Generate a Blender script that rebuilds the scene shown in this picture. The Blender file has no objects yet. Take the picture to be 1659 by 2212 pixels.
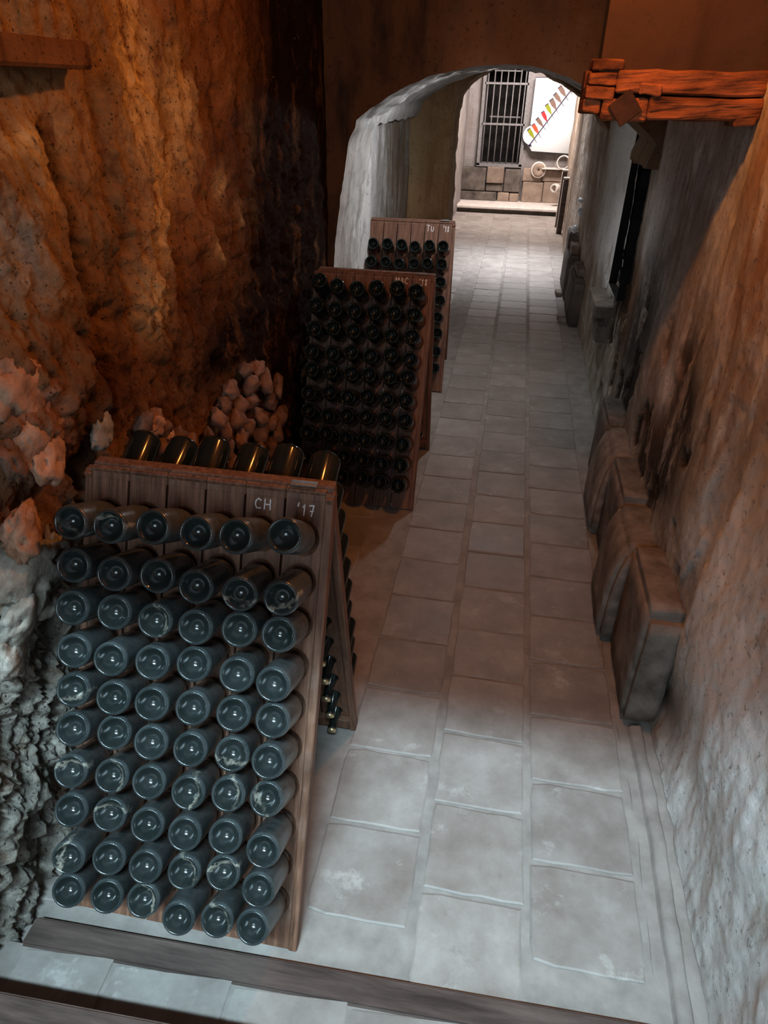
import bpy, bmesh, math, random
import numpy as np
from mathutils import Vector, Matrix, Euler
S = bpy.context.scene
C = S.collection
PI = math.pi
# ------------------------------------------------------------------ camera
cam = bpy.data.cameras.new('camera'); cam_o = bpy.data.objects.new('camera', cam); C.objects.link(cam_o)
cam.sensor_fit = 'HORIZONTAL'; cam.sensor_width = 36.0; cam.lens = 36.0 * 1482.278 / 1659.0
cam.clip_start = 0.02; cam.clip_end = 100
p_, y_, r_ = 0.5532, 0.1636, -0.0266
F = Vector((-math.sin(y_) * math.cos(p_), math.cos(y_) * math.cos(p_), -math.sin(p_)))
RT = Vector((math.cos(y_), math.sin(y_), 0)); DN = F.cross(RT)
R2 = math.cos(r_) * RT + math.sin(r_) * DN; D2 = -math.sin(r_) * RT + math.cos(r_) * DN
rot = Matrix((R2, -D2, -F)).transposed()
cam_o.matrix_world = Matrix.Translation((0, 0, 2.1022)) @ rot.to_4x4()
S.camera = cam_o
# ------------------------------------------------------------------ world, view
W = bpy.data.worlds.new('world'); S.world = W; W.use_nodes = True
bg = W.node_tree.nodes['Background']; bg.inputs[0].default_value = (0.55, 0.7, 0.9, 1); bg.inputs[1].default_value = 0.035
S.view_settings.view_transform = 'Standard'; S.view_settings.look = 'None'
S.view_settings.gamma = 1.0; S.view_settings.use_curve_mapping = False
S.view_settings.exposure = 0.0
S.cycles.max_bounces = 6
# ------------------------------------------------------------------ lights
def area(name, loc, target, sx, sy, power, col, spread=180):
    l = bpy.data.lights.new(name, 'AREA'); l.shape = 'RECTANGLE'; l.size = sx; l.size_y = sy
    l.energy = power; l.color = col; l.spread = math.radians(spread)
    o = bpy.data.objects.new(name, l); C.objects.link(o); o.location = loc
    o.rotation_euler = (Vector(target) - Vector(loc)).to_track_quat('-Z', 'Y').to_euler()
    return o
area('stair_daylight', (-0.2, -2.77, 6.45), (0.0, 0.9, 0.6), 2.8, 0.22, 310, (0.60, 0.86, 1.0), 100)   # sky above the stairwell behind
area('stair_fill_light', (-0.15, -2.1, 2.55), (0.0, 1.2, 0.7), 1.5, 1.2, 47, (0.72, 0.88, 1.0))   # added soft fill, standing for daylight scattered by the stairwell
area('passage_fill_light', (0.12, 5.45, 2.30), (-1.1, 5.3, 1.2), 0.25, 0.2, 130, (0.93, 0.96, 1.0))  # added lamp hidden under the vault, lighting the passage's left wall
area('floor_skylight', (0.35, 11.0, 3.0), (-0.1, 10.3, 0.0), 0.8, 0.9, 42, (0.90, 0.93, 1.0), 70)
area('end_room_light', (0.2, 14.2, 3.25), (0.0, 15.4, 0.4), 1.2, 1.2, 390, (1.0, 0.87, 0.82))
def cellar_lamp():
    l = bpy.data.lights.new('cellar_lamp_light', 'POINT'); l.energy = 54; l.color = (1.0, 0.34, 0.07); l.shadow_soft_size = 0.06
    o = bpy.data.objects.new('cellar_lamp_light', l); C.objects.link(o); o.location = (0.12, 2.15, 2.85)
cellar_lamp()
# ------------------------------------------------------------------ noise (vectorised gradient noise)
_rng = np.random.RandomState(7); _perm = np.concatenate([_rng.permutation(256)] * 3)
_g = _rng.normal(size=(256, 3)); _g /= np.linalg.norm(_g, axis=1)[:, None]
def pnoise(x, y, z):
    xi, yi, zi = np.floor(x).astype(int), np.floor(y).astype(int), np.floor(z).astype(int)
    xf, yf, zf = x - xi, y - yi, z - zi
    u, v, w = [t * t * t * (t * (t * 6 - 15) + 10) for t in (xf, yf, zf)]
    out = 0
    for a in (0, 1):
        for b in (0, 1):
            for c in (0, 1):
                h = _perm[_perm[_perm[(xi + a) & 255] + ((yi + b) & 255)] + ((zi + c) & 255)]
                g = _g[h]
                d = g[..., 0] * (xf - a) + g[..., 1] * (yf - b) + g[..., 2] * (zf - c)
                out = out + d * (u if a else 1 - u) * (v if b else 1 - v) * (w if c else 1 - w)
    return out * 1.5
def fbm(x, y, z, o=5, gain=0.5):
    s, a, f = 0, 1.0, 1.0
    for i in range(o):
        s = s + a * pnoise(x * f + 13.7 * i, y * f + 5.1 * i, z * f); a *= gain; f *= 2.03
    return s
def ridge(x, y, z, o=4):
    s, a, f = 0, 1.0, 1.0
    for i in range(o):
        s = s + a * (1 - 2 * np.abs(pnoise(x * f + 3.3 * i, y * f + 7.7 * i, z * f))); a *= 0.5; f *= 2.1
    return s
def gauss(Y, Z, cy, cz, ry, rz):
    return np.exp(-((Y - cy) / ry) ** 2 - ((Z - cz) / rz) ** 2)
def sstep(a, b, x):
    t = np.clip((x - a) / (b - a), 0, 1); return t * t * (3 - 2 * t)
# ------------------------------------------------------------------ mesh helpers
def mesh_obj(name, verts, faces, m=None, parent=None, smooth=False, kind=None):
    me = bpy.data.meshes.new(name); me.from_pydata([tuple(v) for v in verts], [], faces); me.update()
    o = bpy.data.objects.new(name, me); C.objects.link(o)
    if m: me.materials.append(m)
    if parent: o.parent = parent
    if smooth: me.polygons.foreach_set('use_smooth', [True] * len(me.polygons))
    if kind: o['kind'] = kind
    return o
def bm_obj(name, bm, m=None, parent=None, smooth=False, kind=None):
    bmesh.ops.recalc_face_normals(bm, faces=bm.faces)
    me = bpy.data.meshes.new(name); bm.to_mesh(me); bm.free()
    o = bpy.data.objects.new(name, me); C.objects.link(o)
    if m: me.materials.append(m)
    if parent: o.parent = parent
    if smooth: me.polygons.foreach_set('use_smooth', [True] * len(me.polygons))
    if kind: o['kind'] = kind
    return o
def share(name, me, parent=None, loc=(0, 0, 0), rot=(0, 0, 0)):
    o = bpy.data.objects.new(name, me); C.objects.link(o); o.location = loc; o.rotation_euler = rot
    if parent: o.parent = parent
    return o
def sheet(name, P, m, attrs=None, mask=None, flip=False, parent=None, kind='structure'):
    """P: (nu, nv, 3) array of positions -> one smooth grid mesh; attrs: float vertex layers; mask: faces kept."""
    nu, nv = P.shape[:2]
    idx = np.arange(nu * nv).reshape(nu, nv)
    q = np.stack([idx[:-1, :-1], idx[1:, :-1], idx[1:, 1:], idx[:-1, 1:]], -1).reshape(-1, 4)
    if mask is not None: q = q[mask.reshape(-1)]
    if flip: q = q[:, ::-1]
    me = bpy.data.meshes.new(name)
    me.vertices.add(nu * nv); me.vertices.foreach_set('co', P.reshape(-1).astype(np.float32))
    n = len(q); me.loops.add(n * 4); me.loops.foreach_set('vertex_index', q.reshape(-1).astype(np.int32))
    me.polygons.add(n); me.polygons.foreach_set('loop_start', np.arange(0, n * 4, 4, dtype=np.int32))
    me.polygons.foreach_set('use_smooth', np.ones(n, dtype=bool))
    for k, a in (attrs or {}).items():
        at = me.attributes.new(k, 'FLOAT', 'POINT'); at.data.foreach_set('value', np.clip(a, 0, 1).reshape(-1).astype(np.float32))
    me.update(calc_edges=True); me.validate()
    o = bpy.data.objects.new(name, me); C.objects.link(o); me.materials.append(m)
    if parent: o.parent = parent
    if kind: o['kind'] = kind
    return o
def add_box(bm, lo, hi, bev=0.0, seg=1):
    vs = [bm.verts.new((x, y, z)) for x in (lo[0], hi[0]) for y in (lo[1], hi[1]) for z in (lo[2], hi[2])]
    fs = [bm.faces.new([vs[i] for i in f]) for f in ((0, 1, 3, 2), (4, 6, 7, 5), (0, 4, 5, 1), (2, 3, 7, 6), (0, 2, 6, 4), (1, 5, 7, 3))]
    if bev:
        bmesh.ops.recalc_face_normals(bm, faces=fs)
        es = list({e for f in fs for e in f.edges})
        bmesh.ops.bevel(bm, geom=es, offset=bev, segments=seg, affect='EDGES')
    return vs
def box(name, lo, hi, m, parent=None, bev=0.0, seg=1, kind=None):
    bm = bmesh.new(); add_box(bm, lo, hi, bev, seg); return bm_obj(name, bm, m, parent, kind=kind)
def tube(bm, a, b, r, n=8, r2=None):
    a, b = Vector(a), Vector(b); d = (b - a).normalized()
    u = d.orthogonal().normalized(); v = d.cross(u); r2 = r if r2 is None else r2
    A = [bm.verts.new(a + r * (math.cos(2 * PI * i / n) * u + math.sin(2 * PI * i / n) * v)) for i in range(n)]
    B = [bm.verts.new(b + r2 * (math.cos(2 * PI * i / n) * u + math.sin(2 * PI * i / n) * v)) for i in range(n)]
    for i in range(n): bm.faces.new((A[i], A[(i + 1) % n], B[(i + 1) % n], B[i]))
    bm.faces.new(A[::-1]); bm.faces.new(B)
def lathe(prof, n=28):
    V, Fc = [], []
    for (r, z) in prof:
        if r == 0: V.append([(0, 0, z)])
        else: V.append([(r * math.cos(2 * PI * i / n), r * math.sin(2 * PI * i / n), z) for i in range(n)])
    vs, off = [], []
    for ring in V: off.append(len(vs)); vs += ring
    for k in range(len(prof) - 1):
        a, b = off[k], off[k + 1]; la, lb = len(V[k]), len(V[k + 1])
        for i in range(n):
            j = (i + 1) % n
            if la == 1 and lb > 1: Fc.append((a, b + j, b + i))
            elif lb == 1 and la > 1: Fc.append((a + i, a + j, b))
            elif la > 1: Fc.append((a + i, a + j, b + j, b + i))
    return vs, Fc
def thing(name, label, cat, loc=(0, 0, 0), rz=0, group=None):
    o = bpy.data.objects.new(name, None); C.objects.link(o); o.location = loc; o.rotation_euler = (0, 0, rz)
    o.empty_display_size = 0.1
    return tag(o, label, cat, group)
def tag(o, label, cat, group=None):
    o['label'] = label; o['category'] = cat
    if group: o['group'] = group
    return o
# ------------------------------------------------------------------ node helper
class M:
    def __init__(s, name):
        s.m = bpy.data.materials.new(name); s.m.use_nodes = True; s.t = s.m.node_tree; s.n = s.t.nodes; s.l = s.t.links
        s.b = s.n['Principled BSDF']; s.tc = s.n.new('ShaderNodeTexCoord'); s.co = s.tc.outputs['Object']
    def _in(s, sock, v):
        if hasattr(v, 'is_output') or isinstance(v, bpy.types.NodeSocket): s.l.new(v, sock)
        elif isinstance(v, (tuple, list)): sock.default_value = tuple(v) + ((1,) if len(v) == 3 and len(sock.default_value) == 4 else ())
        else: sock.default_value = v
    def map(s, scale=(1, 1, 1), rot=(0, 0, 0), loc=(0, 0, 0), co=None):
        k = s.n.new('ShaderNodeMapping'); s.l.new(co or s.co, k.inputs[0]); k.inputs['Scale'].default_value = scale
        k.inputs['Rotation'].default_value = rot; s._in(k.inputs['Location'], loc); return k.outputs[0]
    def noise(s, scale, detail=6, rough=0.55, co=None, dist=0):
        k = s.n.new('ShaderNodeTexNoise'); s.l.new(co or s.co, k.inputs['Vector'])
        k.inputs['Scale'].default_value = scale; k.inputs['Detail'].default_value = detail; k.inputs['Roughness'].default_value = rough
        k.inputs['Distortion'].default_value = dist; return k.outputs['Fac']
    def vor(s, scale, co=None, out='Distance', feat='F1'):
        k = s.n.new('ShaderNodeTexVoronoi'); k.feature = feat; s.l.new(co or s.co, k.inputs['Vector']); k.inputs['Scale'].default_value = scale
        return k.outputs[out]
    def wave(s, scale, dist, co=None):
        k = s.n.new('ShaderNodeTexWave'); s.l.new(co or s.co, k.inputs['Vector']); k.inputs['Scale'].default_value = scale
        k.inputs['Distortion'].default_value = dist; k.inputs['Detail'].default_value = 4; return k.outputs['Fac']
    def ramp(s, fac, stops):
        k = s.n.new('ShaderNodeValToRGB'); s.l.new(fac, k.inputs[0]); e = k.color_ramp.elements
        while len(e) < len(stops): e.new(0.5)
        for i, (p, c) in enumerate(stops):
            e[i].position = p; e[i].color = (tuple(c) + (1,)) if isinstance(c, tuple) else (c, c, c, 1)
        return k.outputs[0]
    def rng(s, fac, a, b, c=0.0, d=1.0):
        k = s.n.new('ShaderNodeMapRange'); s._in(k.inputs[0], fac)
        for i, v in enumerate((a, b, c, d)): k.inputs[i + 1].default_value = v
        return k.outputs[0]
    def math(s, op, a, b=0.0):
        k = s.n.new('ShaderNodeMath'); k.operation = op; s._in(k.inputs[0], a); s._in(k.inputs[1], b); return k.outputs[0]
    def mix(s, f, a, b, mode='MIX'):
        k = s.n.new('ShaderNodeMix'); k.data_type = 'RGBA'; k.blend_type = mode
        s._in(k.inputs[0], f); s._in(k.inputs[6], a); s._in(k.inputs[7], b); return k.outputs[2]
    def attr(s, name):
        k = s.n.new('ShaderNodeAttribute'); k.attribute_name = name; return k.outputs['Fac']
    def rand(s):
        k = s.n.new('ShaderNodeObjectInfo'); return k.outputs['Random']
    def bump(s, h, strength=0.4, dist=0.01):
        k = s.n.new('ShaderNodeBump'); k.inputs['Strength'].default_value = strength; k.inputs['Distance'].default_value = dist
        s._in(k.inputs['Height'], h); s.l.new(k.outputs[0], s.b.inputs['Normal'])
    def done(s, col=None, rough=0.8, spec=0.3, metal=0.0):
        if col is not None: s._in(s.b.inputs['Base Color'], col)
        s._in(s.b.inputs['Roughness'], rough); s._in(s.b.inputs['Specular IOR Level'], spec); s._in(s.b.inputs['Metallic'], metal)
        return s.m
def rock_mat():
    m = M('rust_stained_rock')
    n1 = m.noise(2.6, 9, 0.62); st = m.noise(5.0, 7, 0.6, m.map((4.0, 3.6, 0.55)))
    c = m.ramp(n1, [(0.28, (0.06, 0.024, 0.010)), (0.45, (0.19, 0.078, 0.030)), (0.6, (0.29, 0.135, 0.055)), (0.75, (0.38, 0.21, 0.10))])
    c = m.mix(m.rng(st, 0.52, 0.70, 0, .8), c, (0.05, 0.022, 0.012))
    c = m.mix(m.rng(st, 0.42, 0.28, 0, .5), c, (0.30, 0.15, 0.065))
    br = m.noise(22, 8, 0.7)
    oc = m.math('MULTIPLY', m.attr('ochre'), m.rng(m.noise(9, 8, 0.7, m.map((1.5, 1.5, 0.6))), 0.36, 0.46))
    c = m.mix(oc, c, m.ramp(br, [(0.3, (0.30, 0.18, 0.075)), (0.7, (0.92, 0.66, 0.33))]))
    pk = m.math('MULTIPLY', m.attr('pink'), m.rng(m.noise(7, 6, 0.6), 0.35, 0.5))
    c = m.mix(pk, c, m.ramp(br, [(0.3, (0.26, 0.12, 0.07)), (0.7, (0.56, 0.32, 0.22))]))
    gr = m.math('MULTIPLY', m.attr('grey'), m.rng(m.noise(8, 8, 0.65), 0.25, 0.45))
    c = m.mix(gr, c, m.ramp(br, [(0.3, (0.12, 0.115, 0.10)), (0.5, (0.36, 0.335, 0.285)), (0.72, (0.68, 0.63, 0.54))]))
    so = m.math('MULTIPLY', m.attr('dark_zone'), m.rng(m.noise(5, 8, 0.65, m.map((2, 2, 0.5))), 0.78, 0.52))
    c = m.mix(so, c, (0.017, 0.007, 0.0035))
    pit = m.math('MINIMUM', m.rng(m.vor(52, m.map((1, 1, 0.8))), 0.06, 0.2), m.rng(m.noise(34, 6, 0.7), 0.30, 0.40))
    c = m.mix(m.math('MULTIPLY', m.math('SUBTRACT', 1.0, pit), 0.75), c, (0.02, 0.012, 0.008))
    fl = m.rng(m.noise(70, 3, 0.6), 0.68, 0.78)
    c = m.mix(m.math('MULTIPLY', fl, 0.6), c, (0.6, 0.52, 0.42))
    h = m.math('ADD', m.noise(30, 12, 0.7), m.math('MULTIPLY', pit, 0.35)); m.bump(m.math('ADD', h, m.math('MULTIPLY', m.noise(90, 8, 0.7), 0.5)), 0.9, 0.022)
    return m.done(c, m.rng(m.noise(14, 4), 0.3, 0.7, 0.75, 0.95), 0.07)
def plaster_mat(name, lo, mid, hi, stain=(0.03, 0.022, 0.015), brown=(0.22, 0.10, 0.04), bump=0.35, thin=0.5, dk0=0.34):
    m = M(name)
    n = m.noise(3.0, 10, 0.66); st = m.noise(4.0, 8, 0.62, m.map((2.4, 2.4, 0.32)))
    c = m.ramp(n, [(0.3, lo), (0.5, mid), (0.68, hi)])
    c = m.mix(m.math('MULTIPLY', m.rng(st, 0.5, 0.62), thin), c, m.mix(m.noise(6, 4), brown, stain))
    dk = m.math('MULTIPLY', m.attr('dark'), m.rng(m.noise(4.5, 10, 0.7, m.map((1.6, 1.6, 0.6))), dk0, dk0 + 0.16))
    c = m.mix(dk, c, stain)
    bn = m.math('MULTIPLY', m.attr('brown'), m.rng(m.noise(5, 8, 0.65, m.map((1.5, 1.5, 0.5))), 0.3, 0.55))
    c = m.mix(bn, c, brown)
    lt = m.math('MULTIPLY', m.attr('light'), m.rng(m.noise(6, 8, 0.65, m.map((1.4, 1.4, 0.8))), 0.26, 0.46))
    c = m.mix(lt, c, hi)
    pit = m.math('MINIMUM', m.rng(m.vor(30), 0.03, 0.12), m.rng(m.noise(38, 7, 0.7), 0.33, 0.43))
    c = m.mix(m.math('MULTIPLY', m.math('SUBTRACT', 1.0, pit), 0.6), c, stain)
    m.bump(m.math('ADD', m.noise(24, 12, 0.68), m.math('MULTIPLY', pit, 0.2)), bump, 0.015)
    return m.done(c, 0.86, 0.25)
def simple(name, c1, c2, scale=12, rough=0.7, spec=0.3, metal=0.0, bump=0.15, stretch=(1, 1, 1), vary=0.0):
    m = M(name); n = m.noise(scale, 8, 0.62, m.map(stretch)); c = m.ramp(n, [(0.32, c1), (0.68, c2)])
    if vary:
        k = m.rng(m.rand(), 0, 1, 1 - vary, 1 + vary); c = m.mix(1.0, c, k, 'MULTIPLY')
    if bump: m.bump(m.noise(scale * 3, 8, 0.65, m.map(stretch)), bump, 0.006)
    return m.done(c, rough, spec, metal)
def wood_mat():
    m = M('dark_oiled_wood')
    off = m.math('MULTIPLY', m.rand(), 20.0)
    mp = m.n.new('ShaderNodeVectorMath'); mp.operation = 'ADD'; m.l.new(m.co, mp.inputs[0]); m.l.new(off, mp.inputs[1])
    g = m.noise(9, 9, 0.65, m.map((9, 9, 0.7), co=mp.outputs[0])); b = m.noise(3, 5, 0.6, m.map((1, 1, 0.6), co=mp.outputs[0]))
    c = m.ramp(g, [(0.3, (0.06, 0.028, 0.017)), (0.52, (0.17, 0.082, 0.050)), (0.72, (0.27, 0.14, 0.088))])
    c = m.mix(m.rng(b, 0.5, 0.7, 0, 0.5), c, (0.05, 0.028, 0.02))
    dst = m.rng(m.noise(6, 6, 0.6), 0.5, 0.72, 0, 0.35)
    c = m.mix(dst, c, (0.27, 0.22, 0.19))
    m.bump(g, 0.25, 0.003)
    return m.done(c, 0.62, 0.35)
def glass_mat(name, dust):
    m = M(name)
    off = m.math('MULTIPLY', m.rand(), 37.0)
    mp = m.n.new('ShaderNodeVectorMath'); mp.operation = 'ADD'; m.l.new(m.co, mp.inputs[0]); m.l.new(off, mp.inputs[1])
    n = m.noise(16, 7, 0.68, mp.outputs[0]); n2 = m.noise(90, 3, 0.6, mp.outputs[0])
    d = m.math('ADD', m.rng(n, 0.3, 0.72, 0.2, 0.85), m.rng(n2, 0.6, 0.75, 0, 0.25))
    d = m.math('MULTIPLY', d, dust)
    # a dried streak of dust and wax across some bases: a curved band placed by each bottle's own random number
    rv = m.rand(); ang = m.math('MULTIPLY', rv, 43.0)
    vr = m.n.new('ShaderNodeVectorRotate'); vr.rotation_type = 'Z_AXIS'; m.l.new(m.co, vr.inputs['Vector']); m.l.new(ang, vr.inputs['Angle'])
    sx = m.n.new('ShaderNodeSeparateXYZ'); m.l.new(vr.outputs[0], sx.inputs[0])
    wob = m.rng(m.noise(60, 5, 0.7, mp.outputs[0]), 0.3, 0.7, -0.008, 0.008)
    xx = m.math('ADD', sx.outputs[0], wob)
    bend = m.math('MULTIPLY', m.math('MULTIPLY', sx.outputs[1], sx.outputs[1]), 7.0)
    band = m.math('ABSOLUTE', m.math('SUBTRACT', m.math('ADD', xx, bend), 0.022))
    band = m.rng(band, 0.0065, 0.002); on = m.math('GREATER_THAN', m.math('FRACT', m.math('MULTIPLY', rv, 17.0)), 0.68)
    near = m.math('LESS_THAN', sx.outputs[2], 0.05)
    band = m.math('MULTIPLY', m.math('MULTIPLY', band, on), near)
    band = m.math('MULTIPLY', band, m.rng(n, 0.42, 0.6, 0.05, 0.75))
    sp = m.n.new('ShaderNodeSeparateXYZ'); m.l.new(m.co, sp.inputs[0])
    rad = m.math('SQRT', m.math('ADD', m.math('MULTIPLY', sp.outputs[0], sp.outputs[0]), m.math('MULTIPLY', sp.outputs[1], sp.outputs[1])))
    inner = m.math('MULTIPLY', m.math('LESS_THAN', rad, 0.0405), m.math('LESS_THAN', sp.outputs[2], 0.05))   # base kept darker and less dusty, to carry the shade inside the punt
    d = m.math('MULTIPLY', d, m.math('SUBTRACT', 1.0, m.math('MULTIPLY', inner, 0.78)))
    c = m.mix(d, (0.006, 0.010, 0.009), (0.16, 0.18, 0.185))
    if dust > 0.3: c = m.mix(band, c, (0.40, 0.37, 0.30))
    r = m.math('ADD', m.math('MULTIPLY', d, 0.5), 0.12)
    return m.done(c, r, 0.5 if dust > 0.3 else 0.3)
def tile_mat():
    m = M('worn_floor_tile')
    rv = m.rand()
    off = m.math('MULTIPLY', rv, 31.0)
    mp = m.n.new('ShaderNodeVectorMath'); mp.operation = 'ADD'; m.l.new(m.co, mp.inputs[0]); m.l.new(off, mp.inputs[1])
    n = m.noise(5, 9, 0.65, mp.outputs[0]); n2 = m.noise(28, 8, 0.7, mp.outputs[0])
    c = m.ramp(n, [(0.28, (0.175, 0.152, 0.135)), (0.5, (0.255, 0.228, 0.206)), (0.7, (0.335, 0.308, 0.285))])
    k = m.rng(m.math('FRACT', m.math('MULTIPLY', rv, 7.0)), 0, 1, 0.86, 1.1); c = m.mix(1.0, c, k, 'MULTIPLY')
    c = m.mix(m.rng(n2, 0.56, 0.72, 0, 0.45), c, (0.17, 0.145, 0.12))
    c = m.mix(m.rng(m.noise(7, 9, 0.75, mp.outputs[0]), 0.58, 0.7, 0, 0.5), c, (0.56, 0.54, 0.51))
    m.bump(m.math('ADD', n2, m.noise(90, 4)), 0.16, 0.004)
    r = m.math('ADD', m.rng(n, 0.3, 0.7, -0.1, 0.1), m.rng(m.math('FRACT', m.math('MULTIPLY', rv, 3.0)), 0, 1, 0.52, 0.62))
    return m.done(c, r, 0.4)
MAT = {}
MAT['rock'] = rock_mat()
MAT['plaster_r'] = plaster_mat('stained_lime_plaster', (0.30, 0.25, 0.19), (0.46, 0.41, 0.34), (0.78, 0.78, 0.76), brown=(0.24, 0.115, 0.05), thin=0.42)
MAT['plaster_g'] = plaster_mat('grey_lime_plaster', (0.23, 0.22, 0.20), (0.40, 0.385, 0.36), (0.60, 0.59, 0.57), brown=(0.19, 0.11, 0.05), thin=0.75)
MAT['plaster_b'] = plaster_mat('brown_daubed_plaster', (0.085, 0.048, 0.026), (0.13, 0.08, 0.048), (0.19, 0.125, 0.08), thin=0.4, bump=0.25, stain=(0.010, 0.007, 0.005), dk0=0.15)
MAT['plaster_p'] = plaster_mat('dark_pier_plaster', (0.026, 0.014, 0.008), (0.046, 0.025, 0.014), (0.075, 0.043, 0.026), thin=0.4, brown=(0.055, 0.025, 0.012), bump=0.25)  # darker brown than the arch plaster
MAT['plaster_o'] = plaster_mat('ochre_pier_plaster', (0.16, 0.095, 0.045), (0.27, 0.17, 0.085), (0.38, 0.26, 0.14), thin=0.6)
MAT['plaster_w'] = plaster_mat('pale_end_plaster', (0.14, 0.13, 0.125), (0.23, 0.215, 0.21), (0.32, 0.305, 0.30), thin=0.5)
MAT['mortar'] = simple('cement_joint', (0.20, 0.178, 0.16), (0.32, 0.29, 0.265), 9, 0.85, 0.2, bump=0.3)
MAT['tile'] = tile_mat()
MAT['wood'] = wood_mat()
MAT['lintel'] = simple('rough_red_timber', (0.045, 0.016, 0.009), (0.36, 0.12, 0.046), 4.5, 0.85, 0.15, bump=0.8, stretch=(1.2, 3, 3.2), vary=0.35)
MAT['char'] = simple('charred_wood', (0.03, 0.016, 0.012), (0.075, 0.038, 0.026), 12, 0.85, 0.15, bump=0.4)
MAT['step_wood'] = simple('worn_step_timber', (0.026, 0.017, 0.014), (0.115, 0.08, 0.068), 5, 0.6, 0.35, bump=0.25, stretch=(0.6, 5, 5))
MAT['glass'] = glass_mat('dusty_bottle_glass', 0.62)
MAT['glass_clean'] = glass_mat('dark_bottle_glass', 0.03)
MAT['bead'] = simple('glass_bead_ring', (0.05, 0.07, 0.08), (0.10, 0.13, 0.14), 60, 0.12, 0.8, bump=0)
MAT['cap'] = simple('brass_cap', (0.50, 0.40, 0.22), (0.72, 0.62, 0.40), 40, 0.35, 0.5, 0.85, bump=0)
MAT['chalk'] = simple('white_chalk', (0.62, 0.62, 0.62), (0.92, 0.92, 0.92), 80, 0.9, 0.1, bump=0)
MAT['stone'] = simple('weathered_stone', (0.085, 0.068, 0.054), (0.28, 0.235, 0.20), 7, 0.85, 0.25, bump=0.6, vary=0.2)
MAT['rubble'] = simple('reddish_rubble_stone', (0.08, 0.042, 0.028), (0.30, 0.17, 0.12), 14, 0.8, 0.35, bump=0.8, vary=0.35)
MAT['pale_rock'] = simple('pinkish_grey_rock', (0.17, 0.085, 0.05), (0.56, 0.33, 0.22), 14, 0.85, 0.3, bump=0.9, vary=0.3)
MAT['grey_rock'] = simple('grey_flaky_rock', (0.14, 0.125, 0.10), (0.46, 0.42, 0.36), 16, 0.85, 0.3, bump=0.9, vary=0.2)
MAT['pale_stone'] = simple('pale_stone', (0.50, 0.45, 0.41), (0.68, 0.63, 0.59), 9, 0.8, 0.25, bump=0.25)
MAT['block'] = simple('sandstone_block', (0.17, 0.125, 0.095), (0.31, 0.24, 0.19), 5, 0.85, 0.25, bump=0.4, vary=0.2)
MAT['plinth'] = simple('dark_plinth_stone', (0.05, 0.042, 0.036), (0.16, 0.135, 0.115), 5, 0.85, 0.25, bump=0.4)  # dark stone shared by the plinth, step riser and far blocks
MAT['metal'] = simple('grey_painted_iron', (0.13, 0.125, 0.125), (0.24, 0.235, 0.235), 20, 0.5, 0.4, bump=0.1)
MAT['dark'] = simple('black_recess', (0.006, 0.006, 0.006), (0.02, 0.018, 0.017), 8, 0.9, 0.1, bump=0)
MAT['white'] = simple('daylight_glint_white', (0.74, 0.76, 0.80), (0.86, 0.88, 0.92), 10, 0.3, 0.5, bump=0)  # white of the small daylight glints
def flat(name, c, rough=0.6): 
    m = M(name); return m.done(c, rough, 0.3)
for k, c in dict(ink=(0.05, 0.04, 0.07), pgreen=(0.22, 0.25, 0.01), pred=(0.62, 0.02, 0.03), porange=(0.75, 0.07, 0.03), pbrown=(0.17, 0.105, 0.08), plime=(0.42, 0.44, 0.01)).items():
    MAT[k] = flat('print_' + {'ink': 'ink', 'pgreen': 'green', 'pred': 'red', 'porange': 'orange', 'pbrown': 'brown', 'plime': 'lime'}[k], c)
def sign_mat():
    m = M('backlit_white_panel'); sx = m.n.new('ShaderNodeSeparateXYZ'); m.l.new(m.co, sx.inputs[0])
    d = m.n.new('ShaderNodeVectorMath'); d.operation = 'DISTANCE'; m.l.new(m.co, d.inputs[0]); d.inputs[1].default_value = (0.40, 0, 1.68)
    m._in(m.b.inputs['Emission Color'], (1.0, 0.975, 0.95)); m._in(m.b.inputs['Emission Strength'], m.rng(d.outputs['Value'], 0.15, 0.8, 1.0, 0.08))
    return m.done((0.34, 0.33, 0.325), 0.4, 0.3)
MAT['sign'] = sign_mat()

# ================================================================== LARGE STRUCTURE
# ---- left wall: rough rusty rock, near bay
ys = np.concatenate([np.arange(-0.7, 0.5, 0.03), np.arange(0.5, 2.3, 0.0075), np.arange(2.3, 4.52, 0.013)])
zs = np.concatenate([np.arange(0, 2.4, 0.0095), np.arange(2.4, 3.26, 0.03)])
Y, Z = np.meshgrid(ys, zs, indexing='ij')
low = fbm(Y * 1.1, Z * 0.9, 0 * Y + 3.1, 4) * 0.055
upz = sstep(0.9, 1.5, Z)
vert = fbm(Y * 4.5, Z * 1.1, 0 * Y + 9.3, 5) * 0.035
pits = np.minimum(0, fbm(Y * 14, Z * 10, 0 * Y + 1.7, 4) + 0.12) * 0.035
lw = sstep(1.35, 0.8, Z + 0.25 * fbm(Y * 2, Z * 2, 0 * Y, 3)) * sstep(1.95, 1.5, Y)
dy, dz = Y * 0.75 + Z * 0.55, Z * 0.8 - Y * 0.6
warp = fbm(Y * 6, Z * 6, 0 * Y + 4.4, 3) * 0.05
du, dv = 0.5 * Y + 0.87 * Z, 0.87 * Y - 0.5 * Z
hh = fbm((du + warp) * 4.5, (dv + warp) * 15, 0 * Y + 2.2, 6, 0.56) * 4.5 + 20; fr_ = hh - np.floor(hh)
flk = (np.floor(hh) - 20 + sstep(0.78, 1.0, fr_)) / 4.5 * 0.05 + fbm(Y * 34, Z * 34, 0 * Y, 4, .6) * 0.007
rough = fbm(Y * 9, Z * 9, 0 * Y + 6.1, 6, 0.62) * 0.03 + fbm(Y * 30, Z * 26, 0 * Y + 2.1, 4, .6) * 0.006
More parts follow.
